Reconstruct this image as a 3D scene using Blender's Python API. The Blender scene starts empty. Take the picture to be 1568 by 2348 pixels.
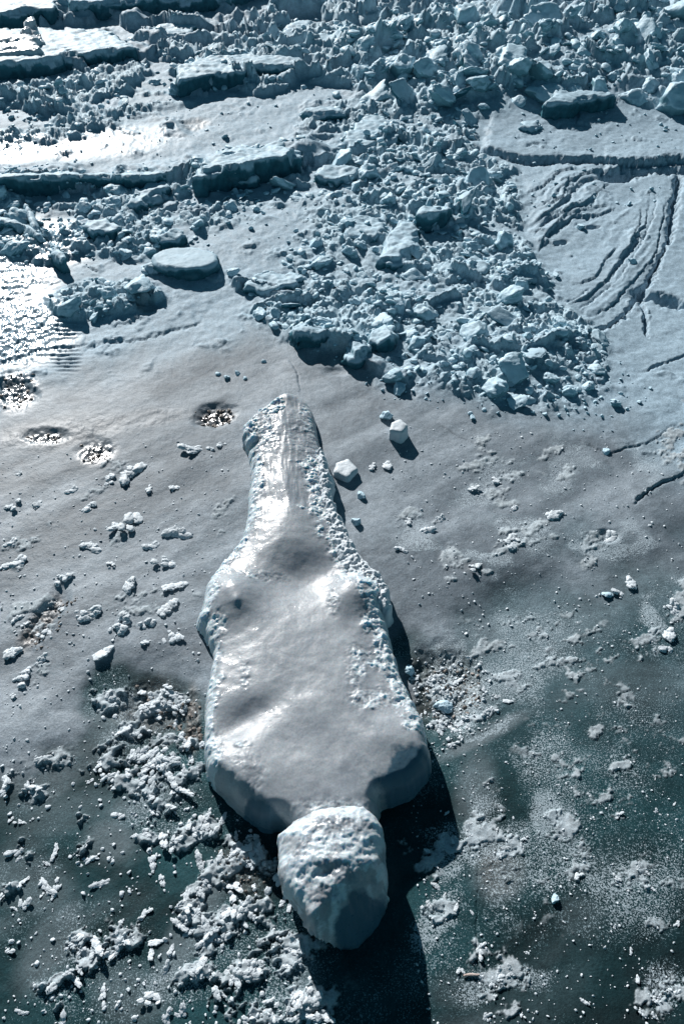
import bpy, math, random
import numpy as np
from mathutils import Vector, Matrix, noise as mnoise
rnd = random.Random(11)
D = bpy.data
S = bpy.context.scene
COL = S.collection

# ---------------------------------------------------------------- camera, sky, sun, exposure
PITCH = math.radians(47); CAMZ = 1.65
PW, PH, PF = 1568.0, 2348.0, 2348*28/36.0          # photo frame in working pixels, 28 mm lens
cam = D.objects.new('camera', D.cameras.new('camera')); COL.objects.link(cam)
cam.location = (0, 0, CAMZ); cam.rotation_euler = (math.pi/2-PITCH, 0, 0)
cam.data.sensor_fit = 'VERTICAL'; cam.data.sensor_height = 36; cam.data.sensor_width = 24
cam.data.lens = 28; cam.data.clip_start = .02; cam.data.clip_end = 1000
S.camera = cam
SUN_EL = math.radians(27); SUN_AZ = math.radians(23)   # azimuth to the left of the view direction
W = D.worlds.new('World'); S.world = W; W.use_nodes = True
nt = W.node_tree; bg = nt.nodes['Background']
sky = nt.nodes.new('ShaderNodeTexSky'); sky.sky_type = 'NISHITA'; sky.sun_disc = False
sky.sun_elevation = SUN_EL; sky.sun_rotation = -SUN_AZ; sky.air_density = .45; sky.dust_density = .05; sky.ozone_density = 1.5
tint = nt.nodes.new('ShaderNodeMix'); tint.data_type = 'RGBA'; tint.blend_type = 'MULTIPLY'; tint.inputs[0].default_value = 1
tint.inputs[7].default_value = (.70, 1.25, .95, 1)      # green tint added to the sky to turn shadows teal, as film does
nt.links.new(sky.outputs[0], tint.inputs[6]); nt.links.new(tint.outputs[2], bg.inputs[0]); bg.inputs[1].default_value = .05
sl = D.lights.new('sun', 'SUN'); sl.energy = 5.0; sl.angle = math.radians(.5); sl.color = (1, .965, .93)
so = D.objects.new('sun', sl); COL.objects.link(so); so.location = (-2, 4, 4)
sdir = Vector((-math.sin(SUN_AZ)*math.cos(SUN_EL), math.cos(SUN_AZ)*math.cos(SUN_EL), math.sin(SUN_EL)))
so.rotation_euler = sdir.to_track_quat('Z', 'Y').to_euler()
S.view_settings.view_transform = 'Standard'; S.view_settings.look = 'None'
S.view_settings.exposure = 0.46; S.view_settings.gamma = 1

# ---------------------------------------------------------------- maths helpers
CT, ST = math.cos(PITCH), math.sin(PITCH)
def at(px, py, z=0.0):
    """photo pixel -> world point on the level plane z"""
    px = np.asarray(px, float); py = np.asarray(py, float)
    r = (px-PW/2)/PF; u = (PH/2-py)/PF
    dy = CT+u*ST; dz = -ST+u*CT
    t = (z-CAMZ)/dz
    return r*t, dy*t
def pix(x, y, z=0.0):
    dz = z-CAMZ
    f = y*CT-dz*ST; f = np.maximum(f, .05); u = y*ST+dz*CT
    return PW/2+PF*x/f, PH/2-PF*u/f
def sstep(a, b, x):
    t = np.clip((x-a)/(b-a), 0, 1); return t*t*(3-2*t)
_rs = np.random.RandomState(5)
PERM = _rs.permutation(256); PERM = np.concatenate([PERM, PERM, PERM])
GA = _rs.rand(256)*2*np.pi; GX, GY = np.cos(GA), np.sin(GA)
RV = _rs.rand(256)
def perlin(x, y):
    xi = np.floor(x).astype(np.int64); yi = np.floor(y).astype(np.int64)
    xf = x-xi; yf = y-yi; xi &= 255; yi &= 255
    u = xf*xf*xf*(xf*(xf*6-15)+10); v = yf*yf*yf*(yf*(yf*6-15)+10)
    def g(i, j, fx, fy):
        h = PERM[PERM[xi+i]+yi+j]; return GX[h]*fx+GY[h]*fy
    a = g(0, 0, xf, yf); b = g(1, 0, xf-1, yf); c = g(0, 1, xf, yf-1); d = g(1, 1, xf-1, yf-1)
    return ((a+u*(b-a))*(1-v)+(c+u*(d-c))*v)*1.5
def fbm(x, y, f, o=4, seed=0, gain=.5):
    x = x*f+seed*17.3; y = y*f+seed*9.7; s = 0; a = 1; n = 0
    for i in range(o):
        s = s+a*perlin(x, y); n += a; a *= gain
        x, y = (x*1.6-y*1.2)+3.1, (x*1.2+y*1.6)+7.7
    return s/n*1.4
def ridge(x, y, f, o=3, seed=0):
    x = x*f+seed*17.3; y = y*f+seed*9.7; s = 0; a = 1; n = 0
    for i in range(o):
        s = s+a*(1-np.abs(perlin(x, y))*2); n += a; a *= .5
        x, y = (x*1.6-y*1.2)+3.1, (x*1.2+y*1.6)+7.7
    return s/n
def worley(x, y, f, seed=0):
    x = x*f+seed*13.1; y = y*f+seed*5.9
    xi = np.floor(x).astype(np.int64); yi = np.floor(y).astype(np.int64)
    f1 = np.full(x.shape, 9.); f2 = np.full(x.shape, 9.); hid = np.zeros(x.shape)
    for i in (-1, 0, 1):
        for j in (-1, 0, 1):
            a = (xi+i) & 255; b = (yi+j) & 255
            h = PERM[PERM[a]+b]; h2 = PERM[h+57]
            d = np.hypot(xi+i+RV[h]-x, yi+j+RV[h2]-y)
            m = d < f1; f2 = np.where(m, f1, np.minimum(f2, d)); hid = np.where(m, RV[PERM[h+91]], hid); f1 = np.where(m, d, f1)
    return f1, f2, hid
def polysd(px, py, poly):
    """signed distance to a polygon, positive inside"""
    P = np.asarray(poly, float); n = len(P)
    d2 = np.full(px.shape, 1e18); ins = np.zeros(px.shape, bool)
    for i in range(n):
        ax, ay = P[i]; bx, by = P[(i+1) % n]; ex, ey = bx-ax, by-ay
        wx, wy = px-ax, py-ay
        t = np.clip((wx*ex+wy*ey)/(ex*ex+ey*ey+1e-12), 0, 1)
        d2 = np.minimum(d2, (wx-ex*t)**2+(wy-ey*t)**2)
        if ay != by:
            c = ((ay > py) != (by > py)) & (px < (bx-ax)*(py-ay)/(by-ay)+ax)
            ins ^= c
    d = np.sqrt(d2); return np.where(ins, d, -d)
def polyline(px, py, pts):
    """unsigned distance, side sign and position 0..1 along an open line"""
    P = np.asarray(pts, float); d2 = np.full(px.shape, 1e18); sg = np.ones(px.shape); tt = np.zeros(px.shape); n = len(P)-1
    for i in range(n):
        ax, ay = P[i]; bx, by = P[i+1]; ex, ey = bx-ax, by-ay
        wx, wy = px-ax, py-ay
        t = np.clip((wx*ex+wy*ey)/(ex*ex+ey*ey+1e-12), 0, 1)
        q = (wx-ex*t)**2+(wy-ey*t)**2; m = q < d2
        d2 = np.where(m, q, d2); sg = np.where(m, np.sign(ex*wy-ey*wx), sg); tt = np.where(m, (i+t)/n, tt)
    return np.sqrt(d2), sg, tt
def blobs(u, v, L):
    """soft ellipses in photo pixels: x, y, rx, ry, angle, strength"""
    s = np.zeros(u.shape)
    for (x, y, rx, ry, a, k) in L:
        c, q = math.cos(math.radians(a)), math.sin(math.radians(a))
        dx = u-x; dy = v-y; X = (dx*c-dy*q)/rx; Y = (dx*q+dy*c)/ry
        s = np.maximum(s, k*(1-sstep(.45, 1.25, np.sqrt(X*X+Y*Y))))
    return s
def gauss(u, v, L):
    s = np.zeros(u.shape)
    for (x, y, rx, ry, a, k) in L:
        c, q = math.cos(math.radians(a)), math.sin(math.radians(a))
        dx = u-x; dy = v-y; X = (dx*c-dy*q)/rx; Y = (dx*q+dy*c)/ry
        s += k*np.exp(-(X*X+Y*Y)/2)
    return s

# ---------------------------------------------------------------- scene-graph helpers
def tag(o, label=None, cat=None, group=None, kind=None):
    if label: o['label'] = label
    if cat: o['category'] = cat
    if group: o['group'] = group
    if kind: o['kind'] = kind
    return o
def empty(name, loc=(0, 0, 0)):
    o = D.objects.new(name, None); COL.objects.link(o); o.location = loc; o.empty_display_size = .05; return o
def mesh_np(name, co, faces, mat, parent=None, smooth=True, attrs=None, loc=None):
    me = D.meshes.new(name); co = np.asarray(co, np.float32); faces = np.asarray(faces, np.int32)
    me.vertices.add(len(co)); me.vertices.foreach_set('co', co.ravel())
    k = faces.shape[1]
    me.loops.add(faces.size); me.loops.foreach_set('vertex_index', faces.ravel())
    me.polygons.add(len(faces)); me.polygons.foreach_set('loop_start', np.arange(0, faces.size, k, dtype=np.int32))
    me.polygons.foreach_set('use_smooth', np.full(len(faces), smooth))
    me.update(calc_edges=True)
    for an, (ty, val) in (attrs or {}).items():
        a = me.attributes.new(an, ty, 'POINT')
        a.data.foreach_set('color' if ty == 'FLOAT_COLOR' else 'value', np.asarray(val, np.float32).ravel())
    me.materials.append(mat)
    o = D.objects.new(name, me); COL.objects.link(o)
    if parent: o.parent = parent
    if loc is not None: o.location = loc
    return o

# ---------------------------------------------------------------- materials
class NT:
    def __init__(s, name):
        s.m = D.materials.new(name); s.m.use_nodes = True; s.t = s.m.node_tree; s.b = s.t.nodes['Principled BSDF']
        s.tc = s.n('ShaderNodeTexCoord')
    def n(s, ty, **k):
        x = s.t.nodes.new(ty)
        for a, v in k.items(): setattr(x, a, v)
        return x
    def l(s, a, b): s.t.links.new(a, b)
    def noise(s, sc, det=3, rough=.6, src=None, dist=0):
        x = s.n('ShaderNodeTexNoise'); x.inputs['Scale'].default_value = sc; x.inputs['Detail'].default_value = det
        x.inputs['Roughness'].default_value = rough; x.inputs['Distortion'].default_value = dist
        s.l(src or s.pos(), x.inputs['Vector']); return x.outputs['Fac']
    def pos(s):
        if not hasattr(s, 'g'): s.g = s.n('ShaderNodeNewGeometry')
        return s.g.outputs['Position']
    def ramp(s, fac, a, b, ca=(0, 0, 0), cb=(1, 1, 1)):
        r = s.n('ShaderNodeValToRGB'); r.color_ramp.elements[0].position = a; r.color_ramp.elements[1].position = b
        r.color_ramp.elements[0].color = (*ca, 1); r.color_ramp.elements[1].color = (*cb, 1); s.l(fac, r.inputs[0]); return r.outputs[0]
    def mix(s, fac, a, b, mode='MIX'):
        x = s.n('ShaderNodeMix', data_type='RGBA', blend_type=mode)
        for i, v in ((0, fac), (6, a), (7, b)):
            if hasattr(v, 'links'): s.l(v, x.inputs[i])
            else: x.inputs[i].default_value = v if i == 0 else (*v, 1)
        return x.outputs[2]
    def math(s, op, a, b=None):
        x = s.n('ShaderNodeMath', operation=op)
        for i, v in ((0, a), (1, b)):
            if v is None: continue
            if hasattr(v, 'links'): s.l(v, x.inputs[i])
            else: x.inputs[i].default_value = v
        return x.outputs[0]
    def attr(s, nm, out='Fac'):
        x = s.n('ShaderNodeAttribute', attribute_name=nm); return x.outputs[out]
    def bump(s, h, st, dist, nrm=None):
        x = s.n('ShaderNodeBump'); x.inputs['Strength'].default_value = st; x.inputs['Distance'].default_value = dist
        s.l(h, x.inputs['Height'])
        if nrm: s.l(nrm, x.inputs['Normal'])
        return x.outputs['Normal']
    def set(s, **k):
        for a, v in k.items():
            i = s.b.inputs[a.replace('_', ' ')]
            if hasattr(v, 'links'): s.l(v, i)
            elif isinstance(v, tuple) and len(v) == 3 and i.type == 'RGBA': i.default_value = (*v, 1)
            else: i.default_value = v

SNOW = (.50, .67, .775)
def mk_snow(name, col=SNOW, rough=.45, amp=.004, ice=None, side=False, lo=None):
    m = NT(name)
    f = m.noise(26, 5, .6); c = m.ramp(f, .3, .7, tuple(k*.86 for k in col), tuple(min(1, k*1.1) for k in col))
    # snow lies on top, bare blue ice shows on the broken flanks
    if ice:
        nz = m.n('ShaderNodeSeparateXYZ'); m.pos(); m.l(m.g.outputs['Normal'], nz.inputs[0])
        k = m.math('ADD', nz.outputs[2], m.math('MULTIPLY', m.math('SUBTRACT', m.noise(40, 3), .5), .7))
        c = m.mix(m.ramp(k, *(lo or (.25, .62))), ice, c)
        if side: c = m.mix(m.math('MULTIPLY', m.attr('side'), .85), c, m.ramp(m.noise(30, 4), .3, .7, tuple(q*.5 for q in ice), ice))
    m.set(Base_Color=c, Roughness=rough)
    b1 = m.bump(m.noise(90, 4, .65), .6, amp); b2 = m.bump(m.noise(420, 2, .6), .5, amp*.3, b1)
    m.set(Normal=b2); m.b.inputs['Specular IOR Level'].default_value = .08
    return m.m
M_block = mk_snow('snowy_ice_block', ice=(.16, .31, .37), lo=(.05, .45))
M_slab = mk_snow('slab_ice', (.40, .545, .64), .55, .003, (.04, .15, .20), True)  # blue flank ice, its colour darkened further to deepen shade on slab fronts
M_frost = mk_snow('frost_crust', (.60, .66, .71), .4, .003)
def mk_ground():
    m = NT('beach_ice'); col = m.attr('alb', 'Color'); wet = m.attr('wet'); fr = m.attr('frost')
    f1 = m.noise(230, 4, .7); f2 = m.noise(45, 4, .6)
    c = m.mix(m.math('MULTIPLY', m.ramp(f1, .35, .65), .38), col, (0, 0, 0), 'MULTIPLY')
    c2 = m.mix(1, c, m.ramp(f2, .3, .7, (.84, .84, .84), (1.12, 1.12, 1.12)), 'MULTIPLY')
    # loose white crystals that show as specks, thicker where frost lies
    sp = m.noise(330, 3, .75); th = m.math('SUBTRACT', .685, m.math('MULTIPLY', fr, .22))
    k = m.math('MULTIPLY', m.math('GREATER_THAN', sp, th), m.math('MINIMUM', m.math('MULTIPLY', fr, 2.2), .75))
    c3 = m.mix(k, c2, m.ramp(fr, .25, .7, (.13, .24, .28), (.45, .54, .60)))
    ro = m.math('SUBTRACT', .64, m.math('MULTIPLY', wet, .50))
    m.set(Base_Color=c3, Roughness=ro)
    b1 = m.bump(f2, .35, .006); b2 = m.bump(f1, .36, .002, b1); m.set(Normal=b2)
    sp = m.n('ShaderNodeMapRange'); m.l(wet, sp.inputs[0]); sp.inputs[3].default_value = .08; sp.inputs[4].default_value = .75
    m.l(sp.outputs[0], m.b.inputs['Specular IOR Level'])
    return m.m
M_ground = mk_ground()
def mk_sculpt():
    m = NT('carved_clear_ice'); cr = m.attr('crust')
    f2 = m.noise(14, 4, .55); f1 = m.noise(210, 4, .7); f3 = m.noise(55, 4, .65)
    ice = m.ramp(m.noise(11, 6, .62, dist=.6), .34, .66, (.25, .285, .325), (.385, .42, .455))
    k = m.math('ADD', cr, m.math('MULTIPLY', m.math('SUBTRACT', f3, .5), 1.3))
    kk = m.ramp(k, .38, .62)
    c = m.mix(kk, ice, (.54, .61, .66)); c = m.mix(m.math('MULTIPLY', m.ramp(f1, .4, .66), .22), c, (0.05, .06, .07))
    shade_mix = m.ramp(m.math('ADD', m.attr('painted_shade'), m.math('MULTIPLY', m.math('SUBTRACT', f3, .5), .8)), .35, .75)   # shade painted in as dark blue on shoulders and lower head
    c = m.mix(shade_mix, c, (.060, .125, .175))
    m.set(Base_Color=c, Roughness=m.mix(m.ramp(m.noise(120, 2), .66, .70), (.42,)*3, (.1,)*3))
    b0 = m.bump(f3, .13, .003); b1 = m.bump(f1, .25, .0014, b0); m.set(Normal=b1)
    m.b.inputs['Specular IOR Level'].default_value = .28
    # a thin film of melt water: sparse glints
    g = m.bump(m.noise(70, 3, .6), 1.0, .0022); m.l(g, m.b.inputs['Coat Normal'])
    m.l(m.math('ADD', m.math('MULTIPLY', m.ramp(m.noise(16, 3), .56, .62), .35), m.attr('gloss')), m.b.inputs['Coat Weight']); m.b.inputs['Coat Roughness'].default_value = .10
    m.b.inputs['Subsurface Weight'].default_value = .4; m.b.inputs['Subsurface Radius'].default_value = (.25, .6, .9); m.b.inputs['Subsurface Scale'].default_value = .03
    return m.m
M_sculpt = mk_sculpt()
def mk_simple(name, ca, cb, sc, rough, spec=.5):
    m = NT(name); f = m.noise(sc, 4, .6); m.set(Base_Color=m.ramp(f, .35, .65, ca, cb), Roughness=rough)
    m.set(Normal=m.bump(m.noise(sc*4, 3), .5, .002)); m.b.inputs['Specular IOR Level'].default_value = spec; return m.m
M_pebble = mk_simple('wet_pebble', (.10, .09, .083), (.24, .215, .20), 40, .45, .25)
M_shard = mk_simple('glazed_ice', (.42, .47, .52), (.6, .66, .72), 30, .22, .9)
M_twig = mk_simple('reddish_wood', (.38, .29, .26), (.5, .42, .39), 60, .6)
M_glaze = mk_simple('clear_teal_ice', (.10, .17, .21), (.2, .28, .33), 20, .2)

# ---------------------------------------------------------------- where things lie (photo pixels)
P_DARK = [(-400, 1745), (60, 1745), (170, 1700), (235, 1600), (290, 1547), (345, 1538), (440, 1570), (480, 1600), (900, 1600), (925, 1482), (1010, 1464), (1055, 1430),
          (1110, 1370), (1200, 1320), (1350, 1270), (1568, 1245), (2300, 1230), (2300, 4500), (-700, 4500)]
P_SNOW = [(-900, -400), (2600, -400), (2600, 1120), (1568, 1100), (1420, 960), (1300, 965), (1080, 915), (880, 880), (800, 790), (620, 760), (440, 800), (180, 860), (-40, 940), (-900, 960)]
P_RUB = [(1090, 30), (1568, 60), (2200, 0), (2200, 270), (1540, 240), (1330, 225), (1180, 240), (1090, 280), (1085, 350), (1170, 400), (1190, 560), (1255, 640), (1300, 725), (1385, 790), (1370, 880),
         (1310, 950), (1180, 930), (1060, 900), (880, 870), (830, 820), (650, 775), (570, 720), (700, 680), (640, 600), (720, 540), (690, 470), (760, 410), (770, 340), (700, 290), (900, 240), (760, 150), (900, 60)]
P_RUB2 = [(-300, 215), (120, 190), (330, 150), (420, 110), (560, 90), (640, 30), (1100, -80), (1100, 240), (760, 240), (560, 230), (440, 215), (330, 260), (180, 320), (60, 330), (-300, 330)]
P_RUB3 = [(-200, 440), (220, 420), (480, 400), (700, 420), (690, 480), (560, 500), (420, 540), (330, 600), (200, 600), (120, 560), (60, 600), (-200, 520)]
P_RUB4 = [(110, 690), (180, 650), (360, 660), (380, 690), (300, 720), (200, 735), (130, 735)]
HOLES = [  # x, y, rx, ry, angle, depth
    (492, 952, 58, 27, 5, .03), (105, 1000, 62, 20, 4, .02), (222, 1035, 45, 30, 10, .018), (35, 890, 55, 48, 20, .03), (335, 690, 42, 34, 0, .03),
    (100, 1420, 95, 28, 52, .022), (350, 1640, 100, 95, 10, .03), (1010, 1570, 100, 95, 0, .03), (770, 850, 45, 14, 0, .015), (440, 290, 55, 18, 8, .02), (1390, 1225, 36, 16, 0, .015), (1412, 406, 40, 12, 0, .05), (1284, 560, 22, 6, 10, .035), (1355, 523, 24, 5, 0, .03)]
RIDGES = [  # broken scarps in the ground itself: polyline, height of the far side, how far it reaches behind
    ([(-90, 432), (60, 436), (200, 430), (310, 418), (400, 420), (480, 410)], .045, 50), ([(440, 440), (500, 425), (600, 400), (700, 372), (790, 372)], .06, 60), ([(-90, 172), (40, 176), (140, 160), (250, 150), (330, 128), (430, 108), (520, 96)], .07, 50),
    ([(-90, 52), (80, 56), (200, 50), (340, 66), (470, 84), (600, 62), (700, 30)], .08, 40), ([(400, 212), (500, 205), (610, 190), (740, 176), (880, 146), (1000, 120)], .055, 45), ([(690, 268), (780, 268), (880, 255), (960, 270)], .035, 30),
    ([(780, 352), (850, 356), (920, 340), (1000, 360), (1080, 350)], .04, 30), ([(540, 672), (600, 678), (690, 672), (760, 640)], .03, 22), ([(570, 722), (640, 708), (720, 700), (800, 720)], .028, 25), ([(230, 492), (330, 486), (430, 498), (520, 484)], .035, 25),
    ([(-60, 240), (90, 250), (220, 232), (330, 205)], .04, 30), ([(100, 290), (220, 300), (330, 296), (430, 300)], .022, 25), ([(60, 610), (180, 600), (300, 612)], .025, 20), ([(650, 780), (740, 782), (820, 830), (900, 880), (960, 905)], .028, 30),
    ([(1090, 215), (1200, 235), (1330, 225), (1460, 232), (1600, 240)], .05, 40), ([(960, 525), (1000, 540), (1060, 520)], .04, 25), ([(1010, 640), (1100, 655), (1200, 648), (1250, 670)], .03, 25), ([(860, 720), (980, 725), (1060, 700)], .03, 25),
    ([(1040, 800), (1160, 820), (1290, 800), (1360, 830)], .03, 25), ([(1120, 100), (1240, 90), (1400, 110), (1560, 80)], .10, 45)]
CRACKS = [  # polyline, half-width px, depth, raised lip behind
    ([(1095, 352), (1150, 368), (1200, 376), (1340, 376), (1420, 384), (1500, 378), (1700, 370)], 5, .03, .028),
    ([(1380, 402), (1440, 400), (1500, 390), (1568, 392), (1700, 380)], 9, .035, .012),
    ([(1556, 410), (1540, 500), (1530, 560), (1490, 640), (1465, 680), (1430, 725), (1370, 760)], 7, .048, .004),
    ([(1465, 680), (1475, 720), (1482, 765)], 5, .03, .0), ([(1465, 672), (1510, 690), (1568, 702), (1750, 735)], 11, .035, .01),
    ([(1505, 420), (1498, 500), (1470, 560), (1420, 640), (1360, 690), (1310, 725)], 2, .012, .004),
    ([(1495, 530), (1460, 560), (1425, 600), (1405, 635), (1385, 650), (1345, 625), (1300, 620)], 2.4, .012, .002),
    ([(1355, 665), (1320, 690), (1290, 705)], 2.2, .01, .004),
    ([(1225, 540), (1260, 500), (1300, 485), (1340, 470)], 2.2, .009, .006), ([(1240, 560), (1270, 525), (1320, 500), (1380, 492)], 2.5, .008, .007),
    ([(1215, 490), (1260, 470), (1290, 440), (1350, 415), (1395, 402)], 2, .006, .006), ([(1210, 470), (1280, 430), (1330, 405)], 1.8, .005, .005),
    ([(1214, 556), (1254, 510), (1334, 475), (1374, 440), (1400, 415)], 1.6, .005, .011), ([(1234, 492), (1284, 465), (1299, 425), (1349, 402), (1384, 388)], 1.6, .004, .012),
    ([(1290, 715), (1350, 680), (1400, 630), (1440, 570), (1475, 520), (1490, 440)], 1.6, .006, .008), ([(1340, 735), (1400, 705), (1445, 650), (1500, 590), (1520, 500), (1530, 430)], 2, .012, .005), ([(1250, 545), (1310, 505), (1370, 495), (1420, 470)], 2, .008, .007),
    ([(1225, 590), (1250, 545), (1290, 500), (1330, 490)], 1.4, .002, .010), ([(1320, 430), (1300, 460), (1262, 490), (1222, 520)][::-1], 1.3, .002, .009), ([(1310, 500), (1345, 478), (1400, 470)], 1.3, .002, .007), ([(1405, 610), (1440, 570), (1462, 520), (1470, 470)], 1.3, .003, .007), ([(1300, 660), (1360, 640), (1385, 600), (1420, 560)], 1.4, .003, .007), ([(1200, 450), (1240, 440), (1280, 400), (1330, 395)], 1.4, .002, .009),
    ([(1190, 352), (1215, 345), (1235, 340), (1262, 335)], 3, .008, .006), ([(1270, 300), (1310, 296), (1360, 300)], 3, .012, .008), ([(1312, 255), (1322, 275), (1316, 300)], 3, .015, .006),
    ([(1470, 855), (1520, 835), (1600, 805)], 2.5, .012, .004), ([(1450, 1160), (1475, 1135), (1530, 1100), (1600, 1060)], 3.2, .012, .006),
    ([(1300, 1000), (1400, 1040), (1480, 1020), (1560, 960)], 3, .004, .003), ([(1000, 975), (1060, 1005), (1130, 1030)], 1.5, .004, .002),
    ([(200, 800), (330, 775), (460, 735)], 6, .004, .004), ([(0, 835), (90, 800), (200, 790)], 6, .004, .004), ([(110, 560), (75, 510), (60, 470)], 4, .03, 0), ([(688, 905), (682, 860), (660, 820)], 2, .006, .003),
    ([(1095, 2348), (1093, 2200), (1096, 2050), (1098, 1950)], 1.4, .003, .001)]
FROST = [(1110, 1672, 120, 14, 28, .75), (340, 1620, 90, 70, 20, .95), (60, 1820, 90, 60, 20, .85), (170, 1740, 60, 40, 20, .7), (330, 1760, 150, 80, -15, .9), (560, 1960, 110, 60, -10, .8), (400, 1900, 130, 60, -20, .75),
         (200, 2130, 60, 90, -20, .9), (290, 2100, 60, 70, 0, .8), (130, 2270, 80, 70, 0, .8), (500, 2060, 90, 80, 0, .8), (560, 2160, 130, 110, 0, .8), (690, 2210, 70, 150, 0, .9),
         (450, 2250, 80, 90, 0, .85), (620, 2320, 130, 60, 0, .8), (0, 1980, 30, 80, 0, .6), (150, 1950, 40, 30, 0, .6), (1000, 1560, 70, 90, 0, .7), (1020, 1650, 70, 60, 20, .85), (1080, 1590, 60, 50, 0, .7),
         (1000, 1960, 70, 90, 0, .85), (1090, 1880, 60, 110, -10, .8), (1290, 1850, 65, 60, 0, .85), (1180, 1900, 90, 60, 0, .6), (1020, 2100, 60, 70, 0, .55), (1160, 2260, 80, 60, 0, .8), (1480, 2270, 80, 80, 20, .85),
         (1380, 1250, 60, 60, 0, .8), (1530, 1420, 50, 90, 0, .85), (1200, 1230, 100, 50, 0, .7), (1080, 1300, 70, 30, 0, .8), (950, 1230, 70, 40, 10, .75), (1130, 1100, 70, 60, 60, .65), (1280, 1060, 60, 80, 0, .6), (1540, 1030, 60, 90, 0, .85),
         (100, 1400, 90, 30, 50, .7), (300, 1240, 60, 30, 15, .6), (220, 1150, 60, 30, 15, .6), (300, 1070, 60, 25, 25, .75), (300, 1400, 120, 50, 5, .65), (40, 1260, 60, 50, 60, .6), (60, 1550, 60, 40, 15, .6), (1260, 1500, 300, 120, 0, .42), (1400, 1700, 200, 200, 0, .40), (1400, 2000, 250, 200, 0, .34), (520, 1200, 40, 60, 0, .5)]
HAZE = [(60, 1770, 170, 50, 10, .75), (330, 1830, 120, 40, 20, .5), (60, 2020, 120, 80, -20, .5), (70, 1670, 170, 60, 8, .8), (250, 1920, 70, 60, 0, .6), (110, 2160, 60, 140, -30, .5), (430, 2130, 45, 200, -30, .65), (300, 2280, 100, 80, -20, .45), (1110, 1680, 130, 22, 28, .8), (1090, 1800, 50, 100, -8, .55),
        (1140, 2000, 70, 70, 0, .38), (1250, 1420, 260, 90, 18, .40), (1420, 1320, 200, 90, 10, .4), (700, 2250, 40, 90, 0, .4), (1330, 2100, 60, 60, 0, .25), (1060, 2270, 90, 50, 0, .2), (1450, 1560, 200, 60, 0, .28), (150, 1860, 160, 50, 20, .3)]
BROWN = [(492, 955, 50, 22, 5, .9), (105, 1003, 50, 15, 4, .6), (222, 1037, 40, 26, 10, .7), (35, 895, 45, 40, 20, .8), (95, 1420, 85, 26, 52, .95), (335, 705, 30, 18, 0, .7), (440, 1650, 20, 90, 0, .9), (350, 1610, 90, 60, 10, .6),
         (1030, 1560, 80, 80, 0, .7), (1370, 1720 + 500, 10, 10, 0, 0), (560, 1990, 70, 70, 0, .5), (1150, 1990, 60, 70, 0, .45), (960, 1560, 40, 100, 0, .4), (445, 285, 40, 14, 8, .6), (1080, 1300, 30, 14, 0, .4), (150, 990, 200, 40, 8, .25), (330, 960, 120, 25, 8, .2)]
WETB = [(-20, 635, 170, 95, 10, 1.), (-30, 345, 180, 40, 4, .85), (40, 760, 150, 90, 10, .95), (220, 330, 220, 40, 4, .3), (-60, 90, 90, 40, 0, .4), (492, 955, 50, 22, 5, .55), (222, 1037, 50, 30, 10, .55), (105, 1003, 55, 18, 4, .55), (35, 895, 60, 50, 20, .7), (100, 560, 140, 60, 0, .8)]

def undulate(x, y, u, v):
    """sastrugi and slow swells: streaks that run from lower left to upper right"""
    a = math.radians(36); X = x*math.cos(a)+y*math.sin(a); Y = -x*math.sin(a)+y*math.cos(a)
    return .008*fbm(X*.4, Y*1.1, 2.6, 3, 2)+.0012*fbm(X*.5, Y*1.8, 8, 3, 4)
def masks(u, v, x, y):
    n1 = fbm(x, y, 5, 4, 1); n2 = fbm(x, y, 16, 3, 3)
    du = 26*n1+14*n2
    wd = 30+90*sstep(950, 1150, u)
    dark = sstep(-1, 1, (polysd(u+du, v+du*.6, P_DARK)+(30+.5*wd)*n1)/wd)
    snow = sstep(-60, 60, polysd(u, v, P_SNOW)+30*n1)
    patch = sstep(-.16, .12, fbm(x*.7, y*1.3, 2.6, 4, 77, .6))
    rub = np.maximum.reduce([sstep(-28, 22, polysd(u+du*.7, v+du*.5, P)+14*n2)*(.35+.65*patch if P is P_RUB else patch) for P in (P_RUB, P_RUB2, P_RUB3)]+[sstep(-8, 10, polysd(u, v, P_RUB4)+6*n2)])
    return dark, snow, rub, n1, n2
def lumps(x, y, f, seed):
    f1, f2, hid = worley(x+.3/f*fbm(x, y, f*1.5, 3, seed), y+.3/f*fbm(x, y, f*1.5, 3, seed+5), f, seed)
    return sstep(0, .42, .92-f1*1.35)*(hid > .3)*(.3+hid)*(1+.35*fbm(x, y, f*2.2, 2, seed+3))
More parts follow.
